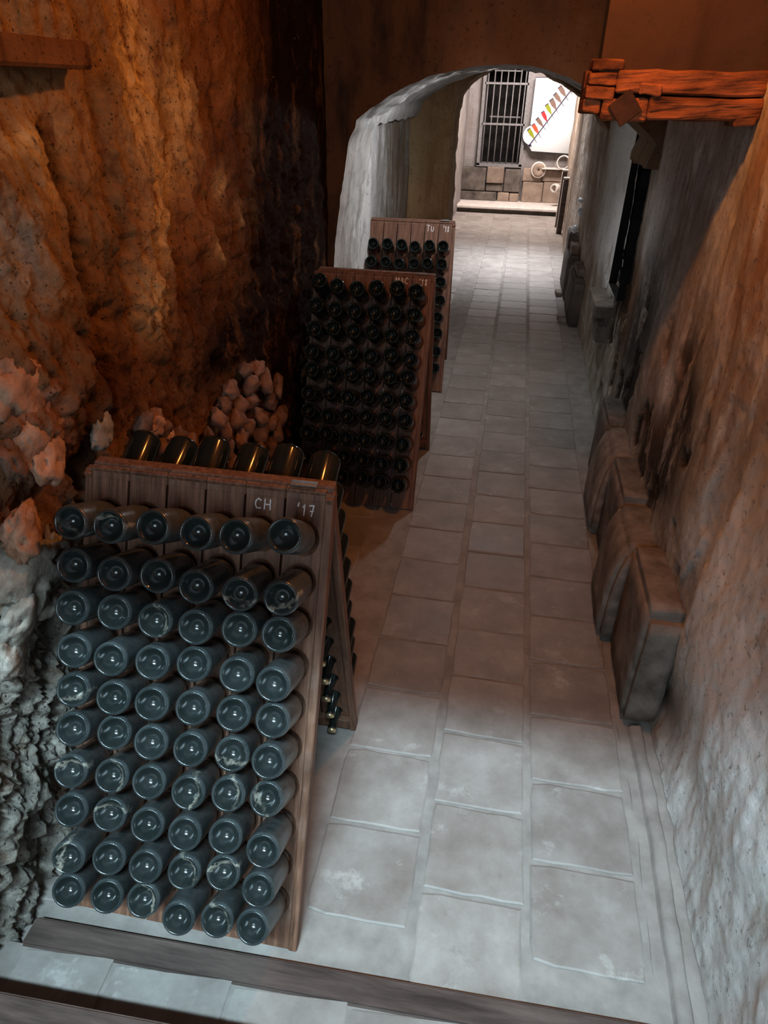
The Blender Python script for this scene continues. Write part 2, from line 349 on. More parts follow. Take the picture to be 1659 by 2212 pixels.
X = -1.185 + low * (0.4 + 0.6 * upz) + vert * (0.3 + 0.7 * upz) + pits * 0.6 + rough * (0.5 + 0.5 * sstep(2.2, 1.4, Z)) + flk * lw
# long vertical crack and the darker grooves beside it
for (cy, z0, z1, wd, dp) in ((1.80, 1.15, 1.99, 0.022, 0.10), (2.05, 1.35, 2.1, 0.03, 0.03), (1.60, 0.9, 1.18, 0.03, 0.08), (2.45, 1.3, 1.9, 0.02, 0.025), (3.3, 1.2, 2.3, 0.05, 0.03), (1.45, 1.10, 1.20, 0.06, 0.05)):
    c_ = cy + 0.03 * pnoise(Z * 5, 0 * Z + cy, 0 * Z) + 0.012 * pnoise(Z * 19, 0 * Z + cy, 0 * Z)
    X -= dp * np.exp(-((Y - c_) / wd) ** 2) * sstep(z0 - 0.06, z0 + 0.06, Z) * sstep(z1 + 0.04, z1 - 0.04, Z)
# everything left of the crack stands proud of the wall; the scree foot by the second rack slopes out
X += 0.045 * sstep(1.80, 1.74, Y + 0.03 * pnoise(Z * 5, 0 * Z + 1.8, 0 * Z)) * sstep(1.1, 1.3, Z) * sstep(2.1, 1.9, Z)
X += 0.06 * gauss(Y, Z, 1.40, 1.40, 0.16, 0.2) + 0.05 * gauss(Y, Z, 1.22, 1.05, 0.16, 0.12)
X += 0.05 * gauss(Y, Z, 2.75, 0.75, 0.5, 0.2)
X = np.where(Z < 1.25, np.minimum(X, -1.135 + 0.02 * fbm(Y * 20, Z * 20, 0 * Y, 2)), X)
X += (-1.13 - X) * sstep(4.15, 4.45, Y) * 0.8
wob = lambda s: 0.5 + 0.5 * np.clip(fbm(Y * s, Z * s, 0 * Y + s, 4) * 1.6, -1, 1)
ochre = sum(gauss(Y, Z, *g) for g in ((2.36, 2.24, .10, .14), (2.31, 2.03, .12, .17), (2.61, 2.05, .12, .15), (2.32, 1.68, .11, .11), (2.77, 1.53, .06, .05), (2.18, 1.47, .10, .12), (2.9, 1.75, .05, .06), (3.35, 1.8, .05, .25), (3.1, 1.62, .05, .06), (2.45, 1.85, .16, .08)))
ochre = ochre + 0.9 * (gauss(Y, Z, 1.72, 1.97, .13, .035) + gauss(Y, Z, 1.73, 1.9, .05, .06)) + 0.35 * sstep(1.3, 2.0, Z) * sstep(2.6, 1.7, Y)
pink = gauss(Y, Z, 1.40, 1.42, .10, .10) + gauss(Y, Z, 1.42, 1.26, .12, .12) + 0.8 * gauss(Y, Z, 1.3, 1.05, .14, .1)
grey = sstep(1.18, 0.85, Z + 0.1 * fbm(Y * 4, Z * 4, 0 * Y, 3)) * sstep(2.2, 1.5, Y) + gauss(Y, Z, 1.73, 1.2, .06, .07) + 0.7 * gauss(Y, Z, 1.5, 1.75, .1, .1)
dark_zone = 1.3 * sstep(2.6, 3.9, Y + 0.3 * (1.6 - Z)) + gauss(Y, Z, 2.71, 1.12, .4, .16) + 0.8 * gauss(Y, Z, 3.5, .7, .35, .4) + 0.55 * gauss(Y, Z, 1.62, 1.22, .12, .15)  # rock darker towards the arch, behind the second rack and by the crack
sheet('wall_left', np.stack([X, Y, Z], -1), MAT['rock'], dict(ochre=ochre, pink=pink, grey=grey, dark_zone=dark_zone))
wall_left = bpy.data.objects['wall_left']

def lump(name, loc, r, m, seed, parent, squash=(0.6, 1, 1), sub=3, rough=0.35, f=1.3):
    bm = bmesh.new(); bmesh.ops.create_icosphere(bm, subdivisions=sub, radius=1.0)
    P = np.array([v.co[:] for v in bm.verts]); s = seed * 3.17
    d = 1 + rough * fbm(P[:, 0] * f + s, P[:, 1] * f + s, P[:, 2] * f, 5, 0.55)
    g2 = np.random.RandomState(seed)                    # broken facets: cut the lump with a few planes
    for _ in range(9):
        nrm = g2.normal(size=3); nrm /= np.linalg.norm(nrm); h = g2.uniform(.5, .85)
        t = (P * d[:, None]) @ nrm; d = np.where(t > h, d * (h + .18 * (t - h)) / np.maximum(t, 1e-6), d)
    d = d + 0.05 * fbm(P[:, 0] * 5 + s, P[:, 1] * 5, P[:, 2] * 5 + s, 4)
    for v, k in zip(bm.verts, d):
        v.co = Vector((v.co.x * squash[0], v.co.y * squash[1], v.co.z * squash[2])) * (k * r)
    o = bm_obj(name, bm, m, parent, True); o.location = loc
    rr = random.Random(seed); o.rotation_euler = (rr.uniform(-.4, .4), rr.uniform(-.3, .3), rr.uniform(-.3, .3))
    return o
rubble = [(3.11,0.48,0.042),(2.87,0.91,0.038),(2.92,0.56,0.04),(2.74,0.63,0.038),(2.55,0.81,0.035),(3.12,0.62,0.042),(2.57,0.93,0.035),(1.91,1.13,0.028),(2.64,0.97,0.035),(2.21,0.94,0.031),(2.82,0.72,0.038),(2.56,0.74,0.036),(2.89,0.83,0.038),(1.99,1.13,0.029),(2.96,0.72,0.04),(3.09,0.84,0.04),(3.0,0.94,0.039),(2.29,0.85,0.033),(2.43,0.75,0.034),(2.38,0.87,0.033),(2.08,0.96,0.03),(3.12,0.73,0.041),(2.03,1.06,0.029),(2.77,0.54,0.039),(2.0,1.02,0.029),(2.69,0.82,0.037),(3.26,0.74,0.043),(2.7,0.71,0.037),(1.88,1.09,0.028),(3.2,0.51,0.043),(2.48,0.91,0.034),(2.94,0.47,0.041),(2.11,1.0,0.03),(2.74,0.86,0.037),(2.97,0.62,0.04),(2.84,0.99,0.037),(3.28,0.59,0.043),(2.18,0.9,0.031),(2.61,0.64,0.037)]
for i, (y, z, r) in enumerate(rubble):
    lump('stone', (-1.125, y, z), r * 1.5, MAT['rubble'], i + 1, wall_left, (0.75, 1 + .25 * math.sin(i * 2.3), .95 + .25 * math.cos(i * 1.7)), 3, 0.6, 1.9)
for i, (y, z, r, k) in enumerate([(1.36,1.47,.085,'pale_rock'),(1.39,1.36,.09,'pale_rock'),(1.42,1.27,.085,'pale_rock'),(1.29,1.33,.05,'rubble'),(1.47,1.31,.04,'pale_rock'),
        (1.26,1.13,.085,'pale_rock'),(1.22,1.04,.10,'grey_rock'),(1.31,1.02,.06,'grey_rock'),(1.17,.94,.085,'grey_rock'),(1.26,.90,.045,'grey_rock'),(1.66,1.22,.05,'grey_rock'),(1.95,1.12,.045,'pale_rock'),(2.06,1.03,.045,'pale_rock'),(1.09,.86,.055,'grey_rock')]):
    lump('stone', (-1.12, y, z), r * 1.2, MAT[k], 60 + i, wall_left, (0.34, 1.1, 0.95), 4, 0.6, 2.0)
pl = box('lintel_stone', (-1.30, 1.50, 2.125), (-1.10, 1.93, 2.185), MAT['rock'], wall_left, 0.008)
# ---- floor: mortar bed and tiles
def grid_noise_floor():
    xs, yy = np.arange(-1.45, 1.02, 0.06), np.concatenate([np.arange(-0.8, 4, 0.06), np.arange(4, 15.3, 0.25)])
    A, B = np.meshgrid(xs, yy, indexing='ij')
    return sheet('floor', np.stack([A, B, -0.006 + 0.002 * fbm(A * 6, B * 6, 0 * A, 3)], -1), MAT['mortar'])
floor = grid_noise_floor()
def tile_mesh(w, l, seed):
    rr = random.Random(seed); n = 5
    out = []
    for (a, b) in (((-1, -1), (1, -1)), ((1, -1), (1, 1)), ((1, 1), (-1, 1)), ((-1, 1), (-1, -1))):
        for i in range(n):
            t = i / n; x, y = a[0] + (b[0] - a[0]) * t, a[1] + (b[1] - a[1]) * t
            j = 0.006 if i == 0 else 0.003
            out.append((x * w / 2 * (0.985 if i == 0 else 1) + rr.uniform(-j, j), y * l / 2 * (0.985 if i == 0 else 1) + rr.uniform(-j, j)))
    m = len(out); v = [(x, y, -0.02) for x, y in out] + [(x, y, -0.003) for x, y in out] + [(x * (1 - .012 / w), y * (1 - .012 / l), 0.0) for x, y in out]
    f = [tuple(range(2 * m, 3 * m))]
    for k in (0, 1): f += [(k * m + i, k * m + (i + 1) % m, (k + 1) * m + (i + 1) % m, (k + 1) * m + i) for i in range(m)]
    me = bpy.data.meshes.new('tile'); me.from_pydata(v, [], f); me.update(); me.materials.append(MAT['tile']); return me
random.seed(11)
cols = [(-1.10, 0.325, 0.95), (-0.765, 0.325, 1.10), (-0.232, 0.325, 1.07), (0.105, 0.318, 0.895), (0.445, 0.335, 1.05)]
tiles = {w: [tile_mesh(w - 0.012, 0.298, 10 * i + 3) for i in range(6)] for w in {c[1] for c in cols}}
for (x, w, y0) in cols:
    k = 0
    while y0 + 0.31 * (k + 1) < 15.2:
        cy = y0 + 0.31 * (k + 0.5)
        share('tile', random.choice(tiles[w]), floor, (x + random.uniform(-.003, .003), cy, random.uniform(-.0015, .0015)), (0, 0, random.uniform(-.006, .006) + (PI if random.random() < .5 else 0)))
        k += 1
# ---- right wall
ys = np.concatenate([np.arange(-0.7, 0.8, 0.04), np.arange(0.8, 5.4, 0.015), np.arange(5.4, 16.3, 0.06)])
zs = np.concatenate([np.arange(0, 2.3, 0.014), np.arange(2.3, 3.5, 0.06)])
Y, Z = np.meshgrid(ys, zs, indexing='ij')
bx = np.interp(Y, [-1, 1.9, 4.4, 8, 11, 16.3], [0.735, 0.745, 0.765, 0.79, 0.80, 0.95])
X = bx + 0.02 * fbm(Y * 1.3, Z * 1.0, 0 * Y + 2.2, 4) + 0.010 * fbm(Y * 6, Z * 2.2, 0 * Y + 5.5, 5) + 0.004 * fbm(Y * 30, Z * 22, 0 * Y, 3)
peel = sstep(0.05, 0.12, fbm(Y * 3.2, Z * 1.9, 0 * Y + 7.7, 5)); pz = gauss(Y, Z, 3.4, .85, 1.6, .5) + gauss(Y, Z, 5, .6, 1.5, .5)
X += 0.022 * peel * np.clip(pz, 0, 1)
X -= 0.035 * sstep(1.2, 2.0, Z) * sstep(2.75, 2.55, Y)                 # thicker upper coat up to the timber's end
X += 0.03 * gauss(Y, Z, 1.75, 0.25, .5, .18)
dark = np.clip(pz, 0, 1) * 1.1 * (0.4 + 0.6 * peel) + .5 * gauss(Y, Z, 3.6, 1.75, .5, .25) + 0.9 * gauss(Y, Z, 2.75, 1.05, .28, .2) + 0.9 * gauss(Y, Z, 2.9, .75, .4, .15) + gauss(Y, Z, 1.31, .57, .06, .05) * 1.1 + 0.9 * gauss(Y, Z, 4.4, .95, .6, .3) + 0.6 * gauss(Y, Z, 3.9, 1.3, .3, .25) + gauss(Y, Z, 2.1, .2, .5, .12)
brown = 0.9 * sstep(1.1, 1.6, Z) * sstep(3.0, 2.2, Y) + 0.6 * gauss(Y, Z, 3.2, 1.1, .3, .4) + gauss(Y, Z, 1.55, 1.02, .035, .05) * 1.2 + 0.7 * gauss(Y, Z, 4.55, 1.15, .18, .5) + 0.45 * sstep(5.5, 8, Y)  # browner upper near wall carries the lamp's orange; the rest are brown patches
light = 0.9 * sstep(1.0, 0.6, Z) * sstep(2.0, 1.6, Y) + gauss(Y, Z, 1.8, .85, .35, .25) + 0.8 * gauss(Y, Z, 3.11, 1.0, .14, .12) + sstep(5.15, 5.3, Y) * sstep(7.6, 6.8, Y) * sstep(.7, 1.0, Z) + 0.5 * gauss(Y, Z, 4.2, 1.6, .3, .35)  # pale lime plaster, lightened further at the near foot to carry the daylight
yc, zc = (ys[:-1] + ys[1:]) / 2, (zs[:-1] + zs[1:]) / 2
YC, ZC = np.meshgrid(yc, zc, indexing='ij')
hole = (YC > 4.80) & (YC < 5.22) & (ZC > 0.98) & (ZC < 2.2)
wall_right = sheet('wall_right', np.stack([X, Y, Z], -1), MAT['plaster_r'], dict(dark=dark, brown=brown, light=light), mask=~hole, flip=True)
bm = bmesh.new(); add_box(bm, (0.72, 4.76, 0.95), (1.35, 5.26, 2.25))
bmesh.ops.delete(bm, geom=[f for f in bm.faces if f.calc_center_median().x < 0.73], context='FACES')
rc = bm_obj('niche_recess', bm, MAT['dark'], wall_right)
# ledge stone under the slot and small flush stones
for lo, hi in (((0.655, 5.22, 0.70), (0.84, 5.78, 0.80)), ((0.70, 5.30, 0.50), (0.84, 5.70, 0.62))):
    box('ledge_stone', lo, hi, MAT['stone'], wall_right, 0.012)
# ---- arch wall between the bays
out1 = [(-1.13,0.0),(-1.12,.5),(-1.11,.9),(-1.096,1.239),(-1.054,1.533),(-1.0,1.838),(-0.964,1.901),(-0.959,1.943),(-0.881,1.998),(-0.757,2.071),(-0.664,2.117),(-0.555,2.158),(-0.409,2.195),(-0.303,2.214),(-0.14,2.226),(0.011,2.22),(0.146,2.191),(0.259,2.152),(0.312,2.128),(0.46,2.06),(0.594,1.98),(0.727,1.874),(0.70,1.80),(0.692,1.752),(0.80,1.748)]
def resample(pts, step):
    p = np.array(pts); d = np.r_[0, np.cumsum(np.hypot(*np.diff(p, axis=0).T))]; t = np.arange(0, d[-1], step); t = np.r_[t, d[-1]]
    return np.stack([np.interp(t, d, p[:, 0]), np.interp(t, d, p[:, 1])], 1)
def arch(name, out, y0, y1, xl, xr, top, mface, mrev, jag=0.006, attr_fn=None):
    o = resample(out, 0.02); n = len(o)
    o = o + jag * np.stack([fbm(o[:, 0] * 9, o[:, 1] * 9, 0 * o[:, 0] + 1, 4), fbm(o[:, 0] * 9, o[:, 1] * 9, 0 * o[:, 0] + 8, 4)], 1)
    cx = (xl + xr) / 2; far = []
    for x, z in o:                                     # outer frame point for each outline point
        dx, dz = x - cx, max(z - 1.2, 0)
        if z < 1.2: far.append((xl if x < cx else xr, z)); continue
        t = min((abs((xl if dx < 0 else xr) - cx) / abs(dx)) if abs(dx) > 1e-6 else 9, (top - 1.2) / dz if dz > 1e-6 else 9)
        far.append((cx + dx * t, 1.2 + dz * t))
    far = np.array(far); ts = np.linspace(0, 1, 40)[None, :, None] ** 1.3
    P2 = o[:, None, :] * (1 - ts) + far[:, None, :] * ts
    yy = y0 + 0.014 * fbm(P2[..., 0] * 3, P2[..., 1] * 3, 0 * P2[..., 0] + 3, 5) * (0.3 + 0.7 * ts[..., 0])
    P = np.stack([P2[..., 0], yy, P2[..., 1]], -1)
    A = attr_fn(P[..., 0], P[..., 2]) if attr_fn else {}
    w = sheet(name, P, mface, A, flip=False)
    d = np.linspace(0, 1, 26)[None, :]
    Q = np.stack([o[:, None, 0] + 0 * d, y0 + (y1 - y0) * d + 0 * o[:, None, 0], o[:, None, 1] + 0 * d], -1)
    nz = 0.012 * fbm(Q[..., 0] * 7, Q[..., 1] * 7, Q[..., 2] * 7, 5) * np.minimum(1, d * 8)
    Q[..., 0] += nz * np.sign(cx - Q[..., 0]); Q[..., 2] -= nz
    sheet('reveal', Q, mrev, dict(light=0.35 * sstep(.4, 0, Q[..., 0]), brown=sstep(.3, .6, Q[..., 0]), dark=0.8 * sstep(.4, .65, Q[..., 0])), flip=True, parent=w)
    return w
def spandrel_attr(x, z):
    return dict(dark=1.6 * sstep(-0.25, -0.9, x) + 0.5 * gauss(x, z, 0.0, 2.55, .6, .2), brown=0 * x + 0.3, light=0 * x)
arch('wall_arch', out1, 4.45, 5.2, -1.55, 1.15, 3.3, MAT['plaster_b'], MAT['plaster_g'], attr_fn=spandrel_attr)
out2 = [(-0.70,0),(-0.69,.6),(-0.678,1.19),(-0.687,1.565),(-0.675,1.94),(-0.644,2.063),(-0.573,2.159),(-0.47,2.231),(-0.363,2.285),(-.16,2.32),(0.032,2.296),(0.233,2.22),(0.417,2.125),(0.529,2.065),(0.65,1.97),(.80,1.80)]
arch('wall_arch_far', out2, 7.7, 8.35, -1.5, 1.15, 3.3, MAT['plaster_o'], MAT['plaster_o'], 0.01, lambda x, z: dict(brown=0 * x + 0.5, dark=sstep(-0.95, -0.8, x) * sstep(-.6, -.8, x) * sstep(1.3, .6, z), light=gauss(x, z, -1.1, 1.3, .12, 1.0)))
# ---- second bay: left wall and vault
ys, zs = np.arange(5.1, 7.85, 0.03), np.arange(0, 2.1, 0.025)
Y, Z = np.meshgrid(ys, zs, indexing='ij')
X = -1.115 + 0.02 * fbm(Y * 2.5, Z * 0.8, 0 * Y + 1, 5) + 0.006 * fbm(Y * 20, Z * 9, 0 * Y, 3) + 0.02 * sstep(0.0, .25, fbm(Y * 3, Z * .6, 0 * Y + 5, 4))
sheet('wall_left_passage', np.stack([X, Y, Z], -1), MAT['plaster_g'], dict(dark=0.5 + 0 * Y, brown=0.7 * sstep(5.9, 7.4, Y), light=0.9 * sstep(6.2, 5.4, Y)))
o = resample([(x * 1.055 + 0.01, 1.2 + (z - 1.2) * 1.06) for x, z in out1[5:22]], 0.03)
d = np.arange(5.15, 7.8, 0.04)[None, :]
Q = np.stack([o[:, None, 0] + 0 * d, d + 0 * o[:, None, 0], o[:, None, 1] + 0 * d], -1)
Q[..., 2] += 0.015 * fbm(Q[..., 0] * 4, Q[..., 1] * 4, Q[..., 2], 4)
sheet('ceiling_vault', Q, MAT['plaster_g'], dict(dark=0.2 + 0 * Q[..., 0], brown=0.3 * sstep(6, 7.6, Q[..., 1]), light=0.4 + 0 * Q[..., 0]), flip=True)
# ---- pier with the timber lintel (hangs off the right wall above head height)
xs, zs = np.arange(0.225, 1.2, 0.02), np.arange(2.165, 3.3, 0.025)
A, B = np.meshgrid(xs, zs, indexing='ij')
pier = sheet('wall_pier', np.stack([A, 2.80 + 0.03 * sstep(.50, .56, A) * 0.6 + 0.006 * fbm(A * 8, B * 8, 0 * A, 4), B], -1), MAT['plaster_p'], dict(brown=0.8 + 0 * A, dark=0.3 * sstep(.5, .6, A), light=0 * A))
box('pier_core', (0.23, 2.83, 2.17), (1.2, 3.0, 3.3), MAT['plaster_p'], pier)
trim = bpy.data.objects.new('trim_1', None); C.objects.link(trim); trim['kind'] = 'structure'
for lo, hi, b in (((.285, 2.775, 2.105), (.76, 2.93, 2.172), .006), ((.40, 2.765, 2.035), (.76, 2.93, 2.10), .007), ((.195, 2.78, 2.125), (.285, 2.95, 2.165), .004), ((.19, 2.772, 2.085), (.283, 2.95, 2.122), .004), ((.188, 2.785, 2.045), (.245, 2.95, 2.083), .004), ((.25, 2.775, 2.028), (.40, 2.93, 2.09), .006), ((.20, 2.785, 2.172), (.30, 2.93, 2.20), .004), ((.19, 2.93, 2.04), (.80, 3.05, 2.17), 0), ((.36, 2.755, 2.10), (.43, 2.78, 2.135), .004), ((.68, 2.765, 2.02), (.75, 2.90, 2.05), .005)):
    bm = bmesh.new(); add_box(bm, lo, hi, max(b, .002)); bmesh.ops.subdivide_edges(bm, edges=[e for e in bm.edges if e.calc_length() > .03], cuts=7, use_grid_fill=True)
    if b:
        V_ = np.array([v.co[:] for v in bm.verts]); n1 = fbm(V_[:, 0] * 10, V_[:, 1] * 30, V_[:, 2] * 40, 5) * .009; n2 = fbm(V_[:, 0] * 7 + 9, V_[:, 1] * 9, V_[:, 2] * 9, 4) * .008
        for v, a_, c_ in zip(bm.verts, n1, n2): v.co.y += a_; v.co.z += c_
    bm_obj('timber', bm, MAT['lintel'], trim)
dm = box('timber', (-.04, -.006, -.04), (.04, .006, .04), MAT['char'], trim, .002); dm.location = (.325, 2.766, 2.063); dm.rotation_euler = (0, PI / 4 + .1, 0)
# ---- ceiling of the near bay; it ends behind the camera where the stairwell opens to daylight
box('ceiling', (-1.6, -0.43, 3.2), (1.2, 4.5, 3.35), MAT['plaster_b'], kind='structure')
box('ceiling_passage', (-1.6, 5.2, 3.25), (1.2, 16.5, 3.4), MAT['plaster_g'], kind='structure')
# ---- end room
def plain(name, P, m, **k): return sheet(name, P, m, dict(dark=0 * P[..., 0] + k.get('dark', .2), brown=0 * P[..., 0] + k.get('brown', .1), light=0 * P[..., 0] + k.get('light', .3)), flip=k.get('flip', False))
ys, zs = np.arange(8.3, 16.3, 0.1), np.arange(0, 3.3, 0.08)
Y, Z = np.meshgrid(ys, zs, indexing='ij')
plain('wall_left_end', np.stack([-1.17 + 0.03 * fbm(Y * 2, Z, 0 * Y, 4), Y, Z], -1), MAT['plaster_w'])
xs, zs = np.arange(-1.5, 1.3, 0.03), np.arange(0, 3.3, 0.03)
A, B = np.meshgrid(xs, zs, indexing='ij')
hl = ((A[:-1, :-1] + .015 > -.87) & (A[:-1, :-1] + .015 < .01) & (B[:-1, :-1] + .015 > .80) & (B[:-1, :-1] + .015 < 2.55))
wall_back = sheet('wall_back', np.stack([A, 16.2 + 0.01 * fbm(A * 3, B * 3, 0 * A, 4), B], -1), MAT['plaster_w'], dict(dark=0.5 * sstep(1.0, .7, B), brown=.1 + 0 * A, light=.4 + 0 * A), mask=~hl)
step = bpy.data.objects.new('trim_2', None); C.objects.link(step); step['kind'] = 'structure'
box('step_tread', (-1.3, 15.12, 0.075), (1.0, 16.2, 0.125), MAT['pale_stone'], step, .01)
box('step_riser', (-1.3, 15.2, -0.03), (1.0, 16.2, 0.075), MAT['plinth'], step)
# plinth and coursed stones under the window and the panel
for lo, hi, mk in (((-1.3, 16.02, .30), (-.68, 16.25, .74), 'plinth'), ((-.66, 15.98, .46), (-.31, 16.25, .76), 'block'), ((-.29, 16.03, .30), (.04, 16.25, .73), 'plinth'), ((-.66, 16.03, .30), (-.31, 16.25, .45), 'plinth'), ((-1.25, 15.96, .12), (-.42, 16.25, .29), 'plinth'), ((-.40, 15.98, .12), (-.16, 16.25, .29), 'block'), ((-.15, 15.98, .12), (.04, 16.25, .28), 'block'),
        ((.08, 16.04, .52), (.47, 16.25, .76), 'block'), ((.48, 16.05, .53), (.94, 16.25, .75), 'block'), ((.10, 16.04, .12), (.52, 16.25, .51), 'block'), ((.53, 16.05, .12), (.92, 16.25, .52), 'block')):
    box('stone_block', lo, hi, MAT[mk], wall_back, .015)
# grated window
win = bpy.data.objects.new('window_1', None); C.objects.link(win); win['kind'] = 'structure'
bm = bmesh.new()
for lo, hi in (((-.90, 16.10, .78), (-.84, 16.5, 2.58)), ((-.03, 16.10, .78), (.03, 16.5, 2.58)), ((-.90, 16.10, .76), (.03, 16.5, .82)), ((-.90, 16.10, 2.53), (.03, 16.5, 2.6))): add_box(bm, lo, hi)
bm_obj('frame', bm, MAT['metal'], win)
bm = bmesh.new(); add_box(bm, (-.92, 16.28, .7), (.06, 16.9, 2.7)); bmesh.ops.delete(bm, geom=[f for f in bm.faces if f.calc_center_median().y < 16.3], context='FACES'); bm_obj('recess', bm, MAT['dark'], win)
for i, x in enumerate((-.80, -.675, -.55, -.42, -.295, -.165, -.07)):
    bm = bmesh.new(); tube(bm, (x, 16.12, .80), (x, 16.12, 2.56), .012, 8); bm_obj('bar', bm, MAT['metal'], win, True)
for z in (2.235, 1.535):
    bm = bmesh.new(); add_box(bm, (-.86, 16.10, z - .018), (.0, 16.135, z + .018)); bm_obj('crossbar', bm, MAT['metal'], win)
for (z, x0, x1) in ((1.66, -.72, -.10), (2.45, -.70, -.15)):
    bm = bmesh.new(); add_box(bm, (x0, 16.30, z - .012), (x1, 16.32, z + .012)); bm_obj('crossbar', bm, MAT['metal'], win)
# ---- stair edge, tread and kerb in the foreground
def prism_xy(name, pts, z0, z1, m, parent=None, kind=None, bev=0.006):
    bm = bmesh.new(); v0 = [bm.verts.new((x, y, z0)) for x, y in pts]; v1 = [bm.verts.new((x, y, z1)) for x, y in pts]; n = len(pts)
    bm.faces.new(v0[::-1]); bm.faces.new(v1)
    for i in range(n): bm.faces.new((v0[i], v0[(i + 1) % n], v1[(i + 1) % n], v1[i]))
    if bev: bmesh.ops.bevel(bm, geom=[e for e in bm.edges if e.verts[0] in v1 and e.verts[1] in v1] if False else list(bm.edges), offset=bev, segments=2, affect='EDGES')
    return bm_obj(name, bm, m, parent, kind=kind)
prism_xy('trim_3', [(-1.14, .815), (.64, .865), (.64, .945), (-1.14, .895)], -.03, .03, MAT['step_wood'], kind='structure')
tread = prism_xy('trim_4', [(-1.3, .40), (.64, .40), (.64, .868), (-1.3, .818)], -.03, .022, MAT['mortar'], kind='structure', bev=0)
for i, (x0, x1) in enumerate(((-1.12, -.86), (-.85, -.52), (-.51, -.20), (-.19, .14), (.15, .48))):
    prism_xy('tile', [(x0, .60 + .02 * i * .3), (x1, .605 + .02 * i * .3), (x1, .828 + .028 * (x1 + 1.1)*.9), (x0, .812 + .028 * (x0 + 1.1)*.9)], .01, .026, MAT['tile'], tread, bev=.003)
prism_xy('trim_5', [(-1.3, .20), (.72, .20), (.72, .695), (-1.3, .635)], -.03, .20, MAT['step_wood'], kind='structure')
# kerb and shallow gutter along the right wall
ys = np.arange(0.3, 2.0, 0.02); prof = [(0.628, -.004), (0.638, -.03), (0.660, -.03), (0.668, .012), (0.676, .02), (0.705, .022), (0.715, .01), (0.722, -.03), (0.80, -.03)]
P = np.array([[(x + 0.005 * math.sin(y * 5) + 0.02 * (y - 1.0) * 0 - 0.02 * max(0, y - 1.7), y, z + 0.004 * math.sin(y * 23 + i)) for i, (x, z) in enumerate(prof)] for y in ys])
P[..., 0] += 0.004 * fbm(P[..., 0] * 20, P[..., 1] * 9, 0 * P[..., 0], 3); P[..., 2] += 0.004 * fbm(P[..., 0] * 20, P[..., 1] * 12, 0 * P[..., 0] + 3, 3)
sheet('trim_6', P, MAT['mortar'])

# ================================================================== THINGS
# ---- bottle prototype
prof = [(0, .034), (.010, .033), (.020, .026), (.029, .012), (.0345, .003), (.0375, 0), (.0405, .0015), (.0435, .007), (.0445, .014), (.0445, .128), (.0435, .148), (.0400, .170), (.0335, .192), (.0265, .212), (.0205, .235), (.0165, .258), (.0145, .275), (.0142, .284), (.0165, .286), (.0168, .293), (.0145, .296), (.0138, .302), (0, .302)]
vs, fs = lathe(prof, 32)
def mk_mesh(name, vs, fs, m, smooth=True):
    me = bpy.data.meshes.new(name); me.from_pydata(vs, [], fs); me.update(); me.materials.append(m)
    bm = bmesh.new(); bm.from_mesh(me); bmesh.ops.recalc_face_normals(bm, faces=bm.faces); bm.to_mesh(me); bm.free()
    me.polygons.foreach_set('use_smooth', [smooth] * len(me.polygons)); return me
B_DUST = mk_mesh('champagne_bottle', vs, fs, MAT['glass'])
B_DARK = mk_mesh('champagne_bottle', vs, fs, MAT['glass_clean'])
bm = bmesh.new()
for i in range(52):
    a = 2 * PI * i / 52; u, t = Vector((math.cos(a), math.sin(a), 0)), Vector((-math.sin(a), math.cos(a), 0)); c0 = .0378 * u + Vector((0, 0, -.0006))
    top = bm.verts.new(c0 + Vector((0, 0, -.0012))); ring = [bm.verts.new(c0 + .0019 * (math.cos(k * PI / 2) * u * 1.0 + math.sin(k * PI / 2) * t * 0.8) + Vector((0, 0, .0012))) for k in range(4)]
    for k in range(4): bm.faces.new((top, ring[k], ring[(k + 1) % 4]))
bmesh.ops.recalc_face_normals(bm, faces=bm.faces)
BEAD = bpy.data.meshes.new('base_ring'); bm.to_mesh(BEAD); bm.free(); BEAD.materials.append(MAT['bead'])
cv, cf = lathe([(0, .308), (.0135, .3075), (.0165, .305), (.0172, .297), (.0165, .296), (0, .297)], 16)
CAP = mk_mesh('crown_cap', cv, cf, MAT['cap'])
def bottle(base, axis, label, group, dusty=True, ring=True, cap=True):
    o = bpy.data.objects.new('champagne_bottle', B_DUST if dusty else B_DARK); C.objects.link(o)
    o.location = base; q = Vector(axis).to_track_quat('Z', 'Y'); o.rotation_mode = 'QUATERNION'; o.rotation_quaternion = q
    tag(o, label, 'bottle', group)
    if ring: share('base_ring', BEAD, o)
    if cap: share('crown_cap', CAP, o)
    return o
